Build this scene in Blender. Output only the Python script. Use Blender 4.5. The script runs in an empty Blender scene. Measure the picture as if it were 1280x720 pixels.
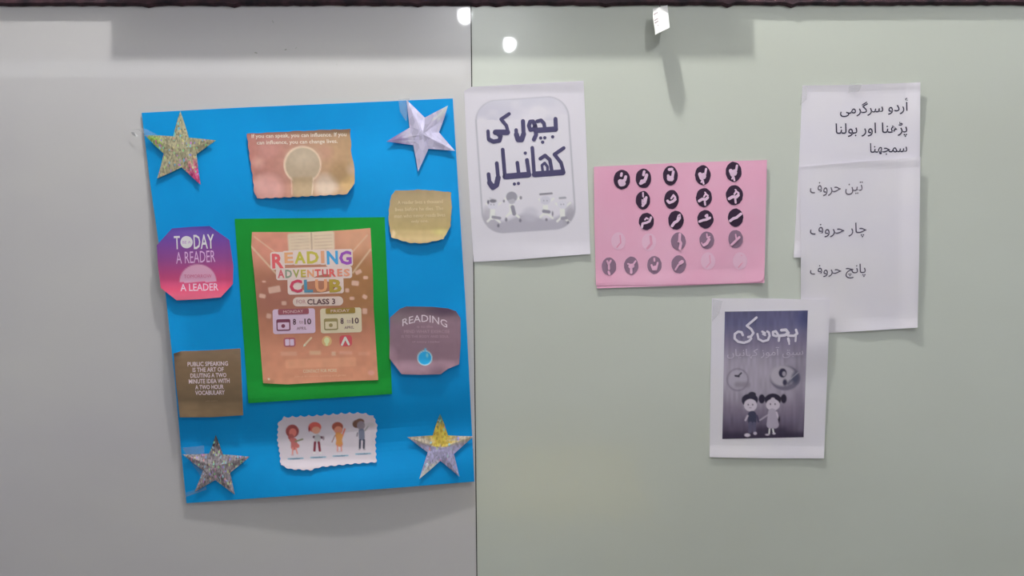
import bpy, bmesh, math, random
import numpy as np
from mathutils import Vector, Matrix
random.seed(4)
SC = bpy.context.scene
COL = SC.collection

# ------------------------------------------------------------------ camera
FPX, DIST, CZ = 1000.0, 1.43, 1.50          # focal length in pixels of a 1280 wide frame, metres to the wall, eye height
_p, _y, _r = math.radians(2.0), math.radians(1.430), math.radians(-0.500)
_f = Vector((math.sin(_y)*math.cos(_p), math.cos(_y)*math.cos(_p), -math.sin(_p)))
_rt = Vector((math.cos(_y), -math.sin(_y), 0)); _up = _rt.cross(_f)
CR = _rt*math.cos(_r) + _up*math.sin(_r)
CU = -_rt*math.sin(_r) + _up*math.cos(_r)
EYE = Vector((0, -DIST, CZ))
cam = bpy.data.cameras.new('camera'); camo = bpy.data.objects.new('camera', cam); COL.objects.link(camo)
M = Matrix((CR, CU, -_f)).transposed().to_4x4(); M.translation = EYE
camo.matrix_world = M
cam.sensor_width = 36; cam.lens = 36*FPX/1280; cam.clip_start = 0.05
SC.camera = camo

def P(px, py, h=0.0):
    """photo measurement -> point standing h metres in front of the wall plane y=0"""
    d = _f*FPX + CR*(px-640) + CU*(360-py)
    t = (DIST-h)/d.y
    return EYE + d*t

# ------------------------------------------------------------------ light
SC.view_settings.view_transform = 'Standard'
SC.view_settings.look = 'None'
SC.view_settings.exposure = 0.12
SC.view_settings.gamma = 1.0
W = bpy.data.worlds.new('world'); SC.world = W; W.use_nodes = True
wn = W.node_tree.nodes['Background']; wn.inputs[0].default_value = (0.93, 0.945, 1.0, 1); wn.inputs[1].default_value = 0.31
def lamp(name, kind, loc, power, col, size=0.05, rot=None, sy=None):
    l = bpy.data.lights.new(name, kind); l.energy = power; l.color = col
    if kind == 'AREA':
        l.size = size
        if sy: l.shape = 'RECTANGLE'; l.size_y = sy
    else: l.shadow_soft_size = size
    o = bpy.data.objects.new(name, l); COL.objects.link(o); o.location = loc
    if rot: o.rotation_euler = rot
    return o
KEYX = P(560, 0).x
KEY = (KEYX, -0.36, 3.12)
lamp('key_lamp', 'POINT', KEY, 82.0, (1.0, 0.99, 0.93), 0.03)
lamp('side_lamp', 'POINT', (0.92, -1.6, 2.98), 24.0, (0.97, 0.98, 1.0), 0.07)

# ------------------------------------------------------------------ materials
def lin(c):
    return tuple((v/255/12.92) if v/255 <= 0.04045 else ((v/255+0.055)/1.055)**2.4 for v in c)
GAIN = 0.66                                   # light level on the wall: photographed value = paint colour * GAIN
def S(r, g, b):
    return tuple(min(v/GAIN, 0.93) for v in lin((r, g, b)))
def mat(name, col=(0.5, 0.5, 0.5), rough=0.6, spec=0.4, metal=0.0, coat=0.0, attr=False, bump=None):
    m = bpy.data.materials.new(name); m.use_nodes = True
    nt = m.node_tree; b = nt.nodes['Principled BSDF']
    b.inputs['Base Color'].default_value = (*col, 1)
    b.inputs['Roughness'].default_value = rough
    b.inputs['Specular IOR Level'].default_value = spec
    b.inputs['Metallic'].default_value = metal
    b.inputs['Coat Weight'].default_value = coat
    b.inputs['Coat Roughness'].default_value = 0.1
    if attr:
        a = nt.nodes.new('ShaderNodeVertexColor'); a.layer_name = 'Col'
        nt.links.new(a.outputs['Color'], b.inputs['Base Color'])
    if bump:
        tc = nt.nodes.new('ShaderNodeTexCoord'); n = nt.nodes.new('ShaderNodeTexNoise')
        n.inputs['Scale'].default_value = bump[0]; n.inputs['Detail'].default_value = 4
        bm = nt.nodes.new('ShaderNodeBump'); bm.inputs['Strength'].default_value = bump[1]; bm.inputs['Distance'].default_value = bump[2]
        nt.links.new(tc.outputs['Object'], n.inputs['Vector']); nt.links.new(n.outputs['Fac'], bm.inputs['Height'])
        nt.links.new(bm.outputs['Normal'], b.inputs['Normal'])
    return m
def tint(m, c1, c2, scale, vec=(1, 1, 1)):
    """mottle the base colour between two paint colours"""
    nt = m.node_tree; b = nt.nodes['Principled BSDF']
    tc = nt.nodes.new('ShaderNodeTexCoord'); mp = nt.nodes.new('ShaderNodeMapping'); mp.inputs['Scale'].default_value = vec
    n = nt.nodes.new('ShaderNodeTexNoise'); n.inputs['Scale'].default_value = scale; n.inputs['Detail'].default_value = 3
    r = nt.nodes.new('ShaderNodeValToRGB')
    r.color_ramp.elements[0].position = 0.3; r.color_ramp.elements[1].position = 0.7
    r.color_ramp.elements[0].color = (*c1, 1); r.color_ramp.elements[1].color = (*c2, 1)
    nt.links.new(tc.outputs['Object'], mp.inputs[0]); nt.links.new(mp.outputs[0], n.inputs['Vector'])
    nt.links.new(n.outputs['Fac'], r.inputs[0]); nt.links.new(r.outputs[0], b.inputs['Base Color'])
    return m
PRINT = mat('printed_paper', rough=0.62, spec=0.25, attr=True, bump=(60, 0.10, 0.002))
GLOSSPRINT = mat('glossy_print', rough=0.38, spec=0.4, attr=True, bump=(35, 0.12, 0.002))
PAPER = mat('white_paper', S(200, 196, 212), 0.7, 0.2, bump=(25, 0.12, 0.003))
tint(PAPER, S(197, 193, 209), S(203, 199, 214), 6)
BLUE = mat('blue_card', S(22, 146, 206), 0.42, 0.22, bump=(9, 0.10, 0.004)); tint(BLUE, S(6, 130, 196), S(9, 139, 205), 5)
GREEN = mat('green_card', S(20, 140, 42), 0.45, 0.3, bump=(20, 0.1, 0.003)); tint(GREEN, S(16, 126, 40), S(20, 138, 50), 8)
LEFTWALL = mat('laminate_left', rough=0.22, spec=0.8, coat=0.5, bump=(2.2, 0.05, 0.01)); tint(LEFTWALL, S(179, 176, 181), S(186, 184, 184), 1.6, (1, 1, 2))
RIGHTWALL = mat('laminate_right', rough=0.22, spec=0.8, coat=0.5, bump=(2.2, 0.05, 0.01)); tint(RIGHTWALL, S(177, 181, 173), S(183, 188, 181), 1.4, (1, 1, 2))
for _m in (LEFTWALL, RIGHTWALL): _m.node_tree.nodes['Principled BSDF'].inputs['Coat Roughness'].default_value = 0.03; _m.node_tree.nodes['Principled BSDF'].inputs['IOR'].default_value = 1.6
SEAMDARK = mat('dark_joint', (0.05, 0.05, 0.045), 0.9)
RAIL = mat('dark_rail', (0.02, 0.018, 0.022), 0.6); tint(RAIL, (0.012, 0.010, 0.016), (0.10, 0.045, 0.06), 35)
BOARDGREY = mat('grey_ledge', (0.30, 0.30, 0.31), 0.6, bump=(30, 0.1, 0.002))
PLASTER = mat('plaster', (0.62, 0.62, 0.60), 0.9, bump=(40, 0.2, 0.002))
FLOORM = mat('floor_tiles', (0.36, 0.34, 0.31), 0.4); tint(FLOORM, (0.13, 0.12, 0.11), (0.19, 0.18, 0.17), 3)
YELLOW = mat('yellow_plastic', (0.93, 0.74, 0.03), 0.5, bump=(12, 0.05, 0.002))
BROWNM = mat('brown_wood', (0.16, 0.09, 0.05), 0.5, bump=(18, 0.1, 0.002))
INK = mat('dark_ink', rough=0.5, spec=0.3, attr=True)
def clear_tape():
    m = bpy.data.materials.new('clear_tape'); m.use_nodes = True; nt = m.node_tree
    b = nt.nodes['Principled BSDF']; b.inputs['Roughness'].default_value = 0.12; b.inputs['Base Color'].default_value = (0.75, 0.76, 0.78, 1)
    b.inputs['Alpha'].default_value = 0.14; b.inputs['Specular IOR Level'].default_value = 0.8
    n = nt.nodes.new('ShaderNodeTexNoise'); n.inputs['Scale'].default_value = 180
    bp = nt.nodes.new('ShaderNodeBump'); bp.inputs['Strength'].default_value = 0.5; bp.inputs['Distance'].default_value = 0.002
    nt.links.new(n.outputs['Fac'], bp.inputs['Height']); nt.links.new(bp.outputs['Normal'], b.inputs['Normal'])
    return m
TAPE = clear_tape()
def foil(name, cell, dark, speck, sat, metal=0.55):
    """holographic foil: paint colour from the sheet, broken into sparkling cells of random hue"""
    m = bpy.data.materials.new(name); m.use_nodes = True; nt = m.node_tree; N = nt.nodes.new; L = nt.links.new
    b = nt.nodes['Principled BSDF']
    tc = N('ShaderNodeTexCoord'); mp = N('ShaderNodeMapping'); mp.inputs['Scale'].default_value = (1, 1, 0.55)
    v = N('ShaderNodeTexVoronoi'); v.inputs['Scale'].default_value = cell
    L(tc.outputs['Object'], mp.inputs[0]); L(mp.outputs[0], v.inputs['Vector'])
    sep = N('ShaderNodeSeparateColor'); L(v.outputs['Color'], sep.inputs[0])
    hsv = N('ShaderNodeCombineColor'); hsv.mode = 'HSV'; L(sep.outputs[0], hsv.inputs[0]); hsv.inputs[1].default_value = sat; hsv.inputs[2].default_value = 0.95
    at = N('ShaderNodeVertexColor'); at.layer_name = 'Col'
    br = N('ShaderNodeMapRange'); br.inputs[3].default_value = dark; br.inputs[4].default_value = 1.3; L(sep.outputs[1], br.inputs[0])
    mul = N('ShaderNodeVectorMath'); mul.operation = 'SCALE'; L(at.outputs[0], mul.inputs[0]); L(br.outputs[0], mul.inputs['Scale'])
    gt = N('ShaderNodeMath'); gt.operation = 'GREATER_THAN'; gt.inputs[1].default_value = 1-speck; L(sep.outputs[2], gt.inputs[0])
    mx = N('ShaderNodeMix'); mx.data_type = 'RGBA'; L(gt.outputs[0], mx.inputs[0]); L(mul.outputs[0], mx.inputs[6]); L(hsv.outputs[0], mx.inputs[7])
    L(mx.outputs[2], b.inputs['Base Color'])
    b.inputs['Metallic'].default_value = metal; b.inputs['Roughness'].default_value = 0.28
    bp = N('ShaderNodeBump'); bp.inputs['Strength'].default_value = 0.35; bp.inputs['Distance'].default_value = 0.002
    L(sep.outputs[1], bp.inputs['Height']); L(bp.outputs['Normal'], b.inputs['Normal'])
    return m

# ------------------------------------------------------------------ helpers
def tag(o, label=None, cat=None, group=None, kind=None):
    if label: o['label'] = label
    if cat: o['category'] = cat
    if group: o['group'] = group
    if kind: o['kind'] = kind
    return o
def link(name, me, parent=None):
    o = bpy.data.objects.new(name, me); COL.objects.link(o)
    if parent: o.parent = parent; o.matrix_parent_inverse = Matrix.Identity(4)
    return o
def empty(name, loc, label, cat, group=None):
    o = bpy.data.objects.new(name, None); COL.objects.link(o); o.location = loc; o.empty_display_size = 0.02
    return tag(o, label, cat, group)
def mesh_at(name, verts, faces, m, parent=None, cols=None, smooth=False):
    """verts in world metres; stored relative to the parent's place (or to their own centre)"""
    org = parent.matrix_basis.translation if parent else sum((Vector(v) for v in verts), Vector())/len(verts)
    if parent and parent.parent: org = parent.parent.matrix_basis.translation + org
    me = bpy.data.meshes.new(name)
    me.from_pydata([tuple(Vector(v)-org) for v in verts], [], faces)
    if cols is not None:
        ca = me.color_attributes.new('Col', 'FLOAT_COLOR', 'POINT')
        a = np.ones((len(verts), 4), dtype=np.float32); a[:, :3] = np.asarray(cols)[:, :3]
        ca.data.foreach_set('color', a.ravel())
    me.materials.append(m)
    if smooth: me.shade_smooth()
    o = link(name, me, parent)
    if not parent: o.location = org
    return o
def box(name, x0, x1, y0, y1, z0, z1, m, parent=None, bev=0.0):
    bm = bmesh.new(); bmesh.ops.create_cube(bm, size=1)
    c = Vector(((x0+x1)/2, (y0+y1)/2, (z0+z1)/2))
    for v in bm.verts: v.co = Vector((v.co.x*(x1-x0), v.co.y*(y1-y0), v.co.z*(z1-z0)))
    if bev: bmesh.ops.bevel(bm, geom=bm.edges[:], offset=bev, segments=2, affect='EDGES')
    me = bpy.data.meshes.new(name); bm.to_mesh(me); bm.free(); me.materials.append(m)
    o = link(name, me, parent)
    o.location = c - (parent.matrix_basis.translation if parent else Vector())
    return o

# ---- flat print painting (numpy, all in the photo's measuring grid)
def c3(*c): return np.array(S(*c))
def ell(X, Y, cx, cy, rx, ry, rot=0):
    a = math.radians(rot); dx, dy = X-cx, Y-cy
    u = dx*math.cos(a)+dy*math.sin(a); v = -dx*math.sin(a)+dy*math.cos(a)
    return (np.sqrt((u/rx)**2+(v/ry)**2)-1)*min(rx, ry)
def rrc(X, Y, cx, cy, w, h, r=0, rot=0):
    a = math.radians(rot); dx, dy = X-cx, Y-cy
    u = np.abs(dx*math.cos(a)+dy*math.sin(a))-(w/2-r); v = np.abs(-dx*math.sin(a)+dy*math.cos(a))-(h/2-r)
    return np.hypot(np.maximum(u, 0), np.maximum(v, 0))+np.minimum(np.maximum(u, v), 0)-r
def seg(X, Y, x0, y0, x1, y1, r):
    dx, dy = x1-x0, y1-y0; t = np.clip(((X-x0)*dx+(Y-y0)*dy)/(dx*dx+dy*dy+1e-9), 0, 1)
    return np.hypot(X-x0-t*dx, Y-y0-t*dy)-r
def put(C, d, col, soft=1.0, op=1.0):
    a = (np.clip(0.5-d/soft, 0, 1)*op)[:, None]
    C[:] = C*(1-a)+np.asarray(col)*a
def vnoise(X, Y, s, seed=0):
    rs = np.random.RandomState(seed); g = rs.rand(64, 64)
    x = X/s; y = Y/s; i = np.floor(x).astype(int); j = np.floor(y).astype(int); fx = x-i; fy = y-j
    fx = fx*fx*(3-2*fx); fy = fy*fy*(3-2*fy); i %= 63; j %= 63
    return (g[i, j]*(1-fx)+g[i+1, j]*fx)*(1-fy)+(g[i, j+1]*(1-fx)+g[i+1, j+1]*fx)*fy
def ramp(Y, stops):
    ys = [s[0] for s in stops]; cs = np.array([S(*s[1]) for s in stops])
    return np.stack([np.interp(Y, ys, cs[:, k]) for k in range(3)], 1)

# ---- paper sheets
def resample(poly, n):
    L = [0]
    for a, b in zip(poly[:-1], poly[1:]): L.append(L[-1]+math.hypot(b[0]-a[0], b[1]-a[1]))
    out = []
    for i in range(n+1):
        t = L[-1]*i/n; k = 0
        while k < len(L)-2 and L[k+1] < t: k += 1
        f = (t-L[k])/max(L[k+1]-L[k], 1e-9)
        out.append((poly[k][0]*(1-f)+poly[k+1][0]*f, poly[k][1]*(1-f)+poly[k+1][1]*f))
    return out
def coons(top, right, bottom, left, nu, nv):
    """boundaries as pixel polylines: top L->R, bottom L->R, left T->B, right T->B"""
    T, B, L, R = resample(top, nu), resample(bottom, nu), resample(left, nv), resample(right, nv)
    g = []
    for j in range(nv+1):
        v = j/nv; row = []
        for i in range(nu+1):
            u = i/nu; q = []
            for k in (0, 1):
                q.append((1-v)*T[i][k]+v*B[i][k]+(1-u)*L[j][k]+u*R[j][k]
                         - ((1-u)*(1-v)*T[0][k]+u*(1-v)*T[-1][k]+(1-u)*v*B[0][k]+u*v*B[-1][k]))
            row.append(tuple(q))
        g.append(row)
    return g
def sheet(name, grid, h, m, parent=None, paint=None, thick=0.0003):
    nv, nu = len(grid), len(grid[0])
    pts = [p for row in grid for p in row]
    V = [P(x, y, h(x, y)) for x, y in pts]
    n = len(V); V += [v+Vector((0, thick, 0)) for v in V]
    F = []
    for j in range(nv-1):
        for i in range(nu-1):
            a = j*nu+i; q = (a, a+nu, a+nu+1, a+1)
            F.append(q); F.append(tuple(n+k for k in reversed(q)))
    rim = [i for i in range(nu)]+[j*nu+nu-1 for j in range(1, nv)]+[(nv-1)*nu+i for i in range(nu-2, -1, -1)]+[j*nu for j in range(nv-2, 0, -1)]
    for a, b in zip(rim, rim[1:]+rim[:1]): F.append((a, b, n+b, n+a))
    cols = None
    if paint is not None:
        X = np.array([p[0] for p in pts]); Y = np.array([p[1] for p in pts])
        c = paint(X, Y); cols = np.concatenate([c, np.tile(c3(200, 197, 205), (n, 1))])
    return mesh_at(name, V, F, m, parent, cols, smooth=False)
def quad(tl, tr, br, bl, nu, nv): return coons([tl, tr], [tr, br], [bl, br], [tl, bl], nu, nv)
def wob(line, amp, n, seed=0, scallop=False):
    """roughly cut edge"""
    rnd = random.Random(seed); r = resample(line, n); out = [r[0]]
    for i in range(1, n):
        dx = r[i+1][0]-r[i-1][0]; dy = r[i+1][1]-r[i-1][1]; l = math.hypot(dx, dy)
        a = amp*(rnd.random()-0.5)*2 if not scallop else amp*(abs(math.sin(i*math.pi/4.0+seed))*1.6-0.8)
        out.append((r[i][0]-dy/l*a, r[i][1]+dx/l*a))
    return out+[r[-1]]

# ---- lettering and artwork printed on a sheet
class Ink:
    def __init__(s, h, lift=0.00025): s.h = h; s.lift = lift; s.V = []; s.F = []; s.C = []
    def poly(s, pts, col, lay=0):
        b = len(s.V)
        s.V += [P(x, y, s.h(x, y)+s.lift*(1+lay*0.6)) for x, y in pts]; s.C += [col]*len(pts)
        s.F.append(tuple(range(b, b+len(pts))))
    def stroke(s, pts, w, col, lay=0):
        for (x0, y0), (x1, y1) in zip(pts[:-1], pts[1:]):
            l = math.hypot(x1-x0, y1-y0) or 1; nx, ny = -(y1-y0)/l*w/2, (x1-x0)/l*w/2
            s.poly([(x0+nx, y0+ny), (x0-nx, y0-ny), (x1-nx, y1-ny), (x1+nx, y1+ny)], col, lay)
        for x, y in pts: s.disc(x, y, w/2, w/2, col, lay+0.1, 10)
    def disc(s, x, y, rx, ry, col, lay=0, n=20, rot=0):
        a = math.radians(rot)
        s.poly([(x+rx*math.cos(t)*math.cos(a)-ry*math.sin(t)*math.sin(a), y+rx*math.cos(t)*math.sin(a)+ry*math.sin(t)*math.cos(a)) for t in [2*math.pi*k/n for k in range(n)]], col, lay)
    def rrect(s, x0, y0, x1, y1, r, col, lay=0, slope=-0.03):
        pts = []
        for cx, cy, a0 in ((x1-r, y0+r, -90), (x1-r, y1-r, 0), (x0+r, y1-r, 90), (x0+r, y0+r, 180)):
            for k in range(5):
                a = math.radians(a0+k*22.5); pts.append((cx+r*math.cos(a), cy+r*math.sin(a)))
        mx = (x0+x1)/2; my = (y0+y1)/2
        s.poly([(x-(y-my)*slope, y+(x-mx)*slope) for x, y in pts], col, lay)
    def text(s, body, q, col, lay=0, weight=0.0, warp=None, res=2):
        """fit the lettering into the four corners q = tl, tr, br, bl"""
        c = bpy.data.curves.new('t', 'FONT'); c.body = body; c.offset = weight; c.resolution_u = res
        o = bpy.data.objects.new('t', c); COL.objects.link(o)
        dg = bpy.context.evaluated_depsgraph_get(); dg.update()
        me = bpy.data.meshes.new_from_object(o.evaluated_get(dg))
        vs = [(v.co.x, v.co.y) for v in me.vertices]; fs = [tuple(p.vertices) for p in me.polygons]
        bpy.data.objects.remove(o); bpy.data.curves.remove(c); bpy.data.meshes.remove(me)
        if not vs: return
        x0 = min(v[0] for v in vs); x1 = max(v[0] for v in vs); y0 = min(v[1] for v in vs); y1 = max(v[1] for v in vs)
        b = len(s.V)
        for x, y in vs:
            u = (x-x0)/(x1-x0+1e-9); v = (y1-y)/(y1-y0+1e-9)
            px = (1-v)*((1-u)*q[0][0]+u*q[1][0])+v*((1-u)*q[3][0]+u*q[2][0])
            py = (1-v)*((1-u)*q[0][1]+u*q[1][1])+v*((1-u)*q[3][1]+u*q[2][1])
            if warp: px, py = warp(u, v, px, py)
            s.V.append(P(px, py, s.h(px, py)+s.lift*(1+lay*0.6))); s.C.append(col)
        s.F += [tuple(b+k for k in f) for f in fs]
    def line(s, body, x0, x1, y0, y1, col, slope=-0.04, shear=0.04, **k):
        m = (x0+x1)/2; my = (y0+y1)/2
        f = lambda x, y: (x+(y-my)*shear, y+(x-m)*slope)
        s.text(body, [f(x0, y0), f(x1, y0), f(x1, y1), f(x0, y1)], col, **k)
    def build(s, name, parent, m=None):
        return mesh_at(name, s.V, s.F, m or INK, parent, s.C)

FORMS = {}
for _c, _a, _n in (('ا', 0xFE8D, 2), ('ب', 0xFE8F, 4), ('پ', 0xFB56, 4), ('ت', 0xFE95, 4), ('چ', 0xFB7A, 4), ('ج', 0xFE9D, 4), ('ح', 0xFEA1, 4),
                   ('د', 0xFEA9, 2), ('ر', 0xFEAD, 2), ('ڑ', 0xFB8C, 2), ('ز', 0xFEAF, 2), ('س', 0xFEB1, 4), ('ف', 0xFED1, 4), ('ق', 0xFED5, 4), ('ک', 0xFB8E, 4),
                   ('گ', 0xFB92, 4), ('ل', 0xFEDD, 4), ('م', 0xFEE1, 4), ('ن', 0xFEE5, 4), ('ں', 0xFB9E, 2), ('و', 0xFEED, 2),
                   ('ہ', 0xFBA6, 4), ('ھ', 0xFEE9, 4), ('ی', 0xFBFC, 4), ('آ', 0xFE81, 2), ('أ', 0xFE83, 2)):
    FORMS[_c] = (_a, _n)
def urdu(t):
    out = []
    for i, ch in enumerate(t):
        if ch not in FORMS: out.append(ch); continue
        prev = i > 0 and t[i-1] in FORMS and FORMS[t[i-1]][1] == 4
        nxt = i+1 < len(t) and t[i+1] in FORMS and FORMS[ch][1] == 4
        a = FORMS[ch][0]
        out.append(chr(a + (3 if prev and nxt else 1 if prev else 2 if nxt else 0)))
    return ''.join(reversed(out))

# ================================================================== setting
XS = P(588.6, 0).x                            # the joint between the two wall panels
TOPZ = P(640, 7).z
wall = box('wall_back', -2.6, 2.6, 0.012, 0.14, 0.0, 3.2, SEAMDARK); tag(wall, kind='structure')
pl = box('wall_panel', -2.6, XS-0.0009, 0.0, 0.011, 0.0, 3.2, LEFTWALL, wall, 0.0008)
pr = box('wall_panel', XS+0.0009, 2.6, 0.0, 0.011, 0.0, 3.2, RIGHTWALL, wall, 0.0008)
box('joint_strip', XS-0.0012, XS+0.0012, 0.004, 0.012, 0.0, 3.2, SEAMDARK, wall)
# dark rail along the top with a ragged lower lip
rv, rf = [], []
n = 420; x0, x1 = -2.4, 2.4
for i in range(n+1):
    x = x0+(x1-x0)*i/n; dz = 0.0016*random.random()+(0.004*random.random() if random.random() < 0.10 else 0)
    for y, z in ((-0.0015, TOPZ-dz), (-0.009, TOPZ+0.004-dz), (-0.0095, TOPZ+0.05), (-0.0015, TOPZ+0.05)): rv.append((x, y, z))
for i in range(n):
    for k in range(4): rf.append((i*4+k, i*4+(k+1) % 4, i*4+4+(k+1) % 4, i*4+4+k))
rail = mesh_at('trim_1', rv, rf, RAIL); tag(rail, kind='structure')
ZB = P(640, -9).z
ledge = box('trim_2', KEYX+(P(145, 0).x-KEYX)*0.925, KEYX+(P(936, 0).x-KEYX)*0.925, -0.0335, -0.0098, ZB, ZB+0.07, BOARDGREY, bev=0.001); tag(ledge, kind='structure')
tag(box('floor', -3.2, 3.2, -6.2, 0.14, -0.1, 0.0, FLOORM), kind='structure')
tag(box('ceiling', -3.2, 3.2, -6.2, 0.14, 3.2, 3.3, PLASTER), kind='structure')
for sgn, x, z, p, r in ((1, P(561, 5).x, 0, 0, 0),): pass
# small marks on the laminate
for x, y, l, a in ((341, 27, 5, 60), (320, 66, 5, 10), (357, 62, 4, -20), (370, 60, 3, -60), (421, 81, 3, 80), (966, 666, 4, 90), (968, 512, 3, 90)):
    k = Ink(lambda a_, b_: 0.0, 0.0002); dx, dy = l*math.cos(math.radians(a))/2, l*math.sin(math.radians(a))/2
    k.poly([(x-dx, y-dy), (x, y-0.7), (x+dx, y+dy), (x, y+0.7)], c3(120, 122, 115)); k.build('scuff_mark', wall)

# ================================================================== blue collage board
def sm(a, b, x):
    t = min(max((x-a)/(b-a), 0), 1); return t*t*(3-2*t)
def h_board(px, py):
    s = py+0.045*(px-370)
    h = 0.0022+0.0085*sm(132, 330, s)+0.0008*math.sin(px*0.021+s*0.013)
    h -= 0.0095*math.exp(-((s-548)/36)**2)
    h += 0.0110*sm(565, 622, s)*math.exp(-((px-450)/130)**2)-0.006*sm(560, 622, s)
    h += 0.005*sm(34, 0, px-177-(s-141)*0.115)*sm(360, 440, s)*sm(600, 540, s)
    h += 0.0016*math.sin(s*0.045+0.8)*math.sin(px*0.012)
    return max(h, 0.0008)
board = sheet('poster_board', coons([(177, 141), (300, 134.5), (430, 129), (566, 123)], [(566, 123), (571, 205), (582, 380), (590, 540), (593, 602)],
        [(233, 629), (360, 620), (480, 611), (593, 602)], [(177, 141), (187, 225), (205, 350), (218, 470), (227, 570), (233, 629)], 70, 84), h_board, BLUE)
tag(board, 'large bright blue sheet of card taped to the wall behind stars and cut-outs', 'poster board')
def over(h0, k=0.0009, curl=None):
    return lambda x, y: h0(x, y)+k+(curl(x, y) if curl else 0)

def star(label, pts, base, m, top=None, lift=0.0018, tips=()):
    cx = sum(p[0] for p in pts)/10; cy = sum(p[1] for p in pts)/10
    V, F, C = [], [], []
    rings = 6
    hb = lambda x, y: (h_board(min(x, 590), y))+0.0030
    def hh(x, y, f, k): return hb(x, y)+lift*(1-f)+(0.0016*f*f*((k*7) % 3)/2 if k % 2 == 0 else 0.0)
    V.append(P(cx, cy, hh(cx, cy, 0, 0)))
    C.append(base)
    n = 20
    full = []
    for i in range(10):
        a, b = pts[i], pts[(i+1) % 10]; full += [(a, i), (((a[0]+b[0])/2+random.uniform(-.5, .5), (a[1]+b[1])/2+random.uniform(-.5, .5)), 1)]
    for r in range(1, rings+1):
        f = r/rings
        for (x, y), i in full:
            X, Y = cx+(x-cx)*f, cy+(y-cy)*f
            V.append(P(X, Y, hh(X, Y, f, i)+random.uniform(0, 0.0003)))
            C.append(top(X, Y, base) if top else base)
    for i in range(n):
        F.append((0, 1+(i+1) % n, 1+i))
        for r in range(rings-1):
            a = 1+r*n; F.append((a+i, a+(i+1) % n, a+n+(i+1) % n, a+n+i))
    N = len(V); V += [v+Vector((0, 0.0003, 0)) for v in V]; C += C
    F = F+[tuple(N+k for k in reversed(f)) for f in F]
    a = 1+(rings-1)*n
    for i in range(n): F.append((a+i, a+(i+1) % n, N+a+(i+1) % n, N+a+i))
    o = mesh_at('foil_star', V, F, m, None, C)
    tag(o, label, 'star', 'foil stars on the corners of the blue board')
    return o
def pinkfoot(x, y, b): return np.array((0.85, 0.12, 0.32)) if (y > 206 and x > 236) else (np.array((0.55, 0.9, 0.15)) if x < 196 else b)
star('olive glitter foil star with a pink foot, upper left of the blue board',
     [(225.4, 139), (236, 172), (270, 175.5), (245.6, 192.7), (250.8, 231), (227, 209), (196.5, 223), (204.7, 192), (181, 169), (216.4, 170.3)],
     c3(172, 165, 135), foil('glitter_olive', 430, 0.62, 0.12, 0.6), pinkfoot)
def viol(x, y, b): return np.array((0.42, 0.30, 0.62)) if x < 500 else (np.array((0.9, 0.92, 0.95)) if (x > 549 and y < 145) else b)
star('smooth lilac silver foil star at the upper right of the blue board',
     [(508, 124.6), (531, 147), (560, 131.9), (548.7, 165.4), (569, 188.7), (535.6, 186), (522.5, 214.4), (516.6, 181.4), (483, 177), (512, 159.6)],
     c3(178, 172, 196), foil('foil_lilac', 120, 0.98, 0.0, 0.3), viol)
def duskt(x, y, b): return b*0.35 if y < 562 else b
star('brown grey glitter foil star at the lower left of the blue board',
     [(269.7, 543.7), (278.5, 568), (312, 571), (287.4, 591), (293.5, 618.5), (269, 600), (243, 615.4), (253.9, 588), (228, 568), (261.5, 567)],
     c3(160, 150, 156), foil('glitter_grey', 430, 0.45, 0.15, 0.5), duskt)
def yellowtop(x, y, b):
    if y < 530: return np.array((0.10, 0.35, 0.42))
    if y < 558 and 538 < x < 563: return np.array((0.95, 0.68, 0.12))
    if y < 556: return np.array((0.68, 0.58, 0.46))
    if y > 583 and x < 540: return np.array((0.95, 0.95, 1.0))
    return b
star('lilac foil star with a yellow upper point at the lower right of the blue board',
     [(550, 517), (560, 544.3), (592, 545.4), (567.3, 567.5), (574.3, 596), (550.5, 576), (524, 599), (534.6, 565.4), (509.3, 546.4), (541, 544.3)],
     c3(170, 164, 196), foil('foil_yellow_top', 330, 0.75, 0.06, 0.45), yellowtop)

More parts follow.
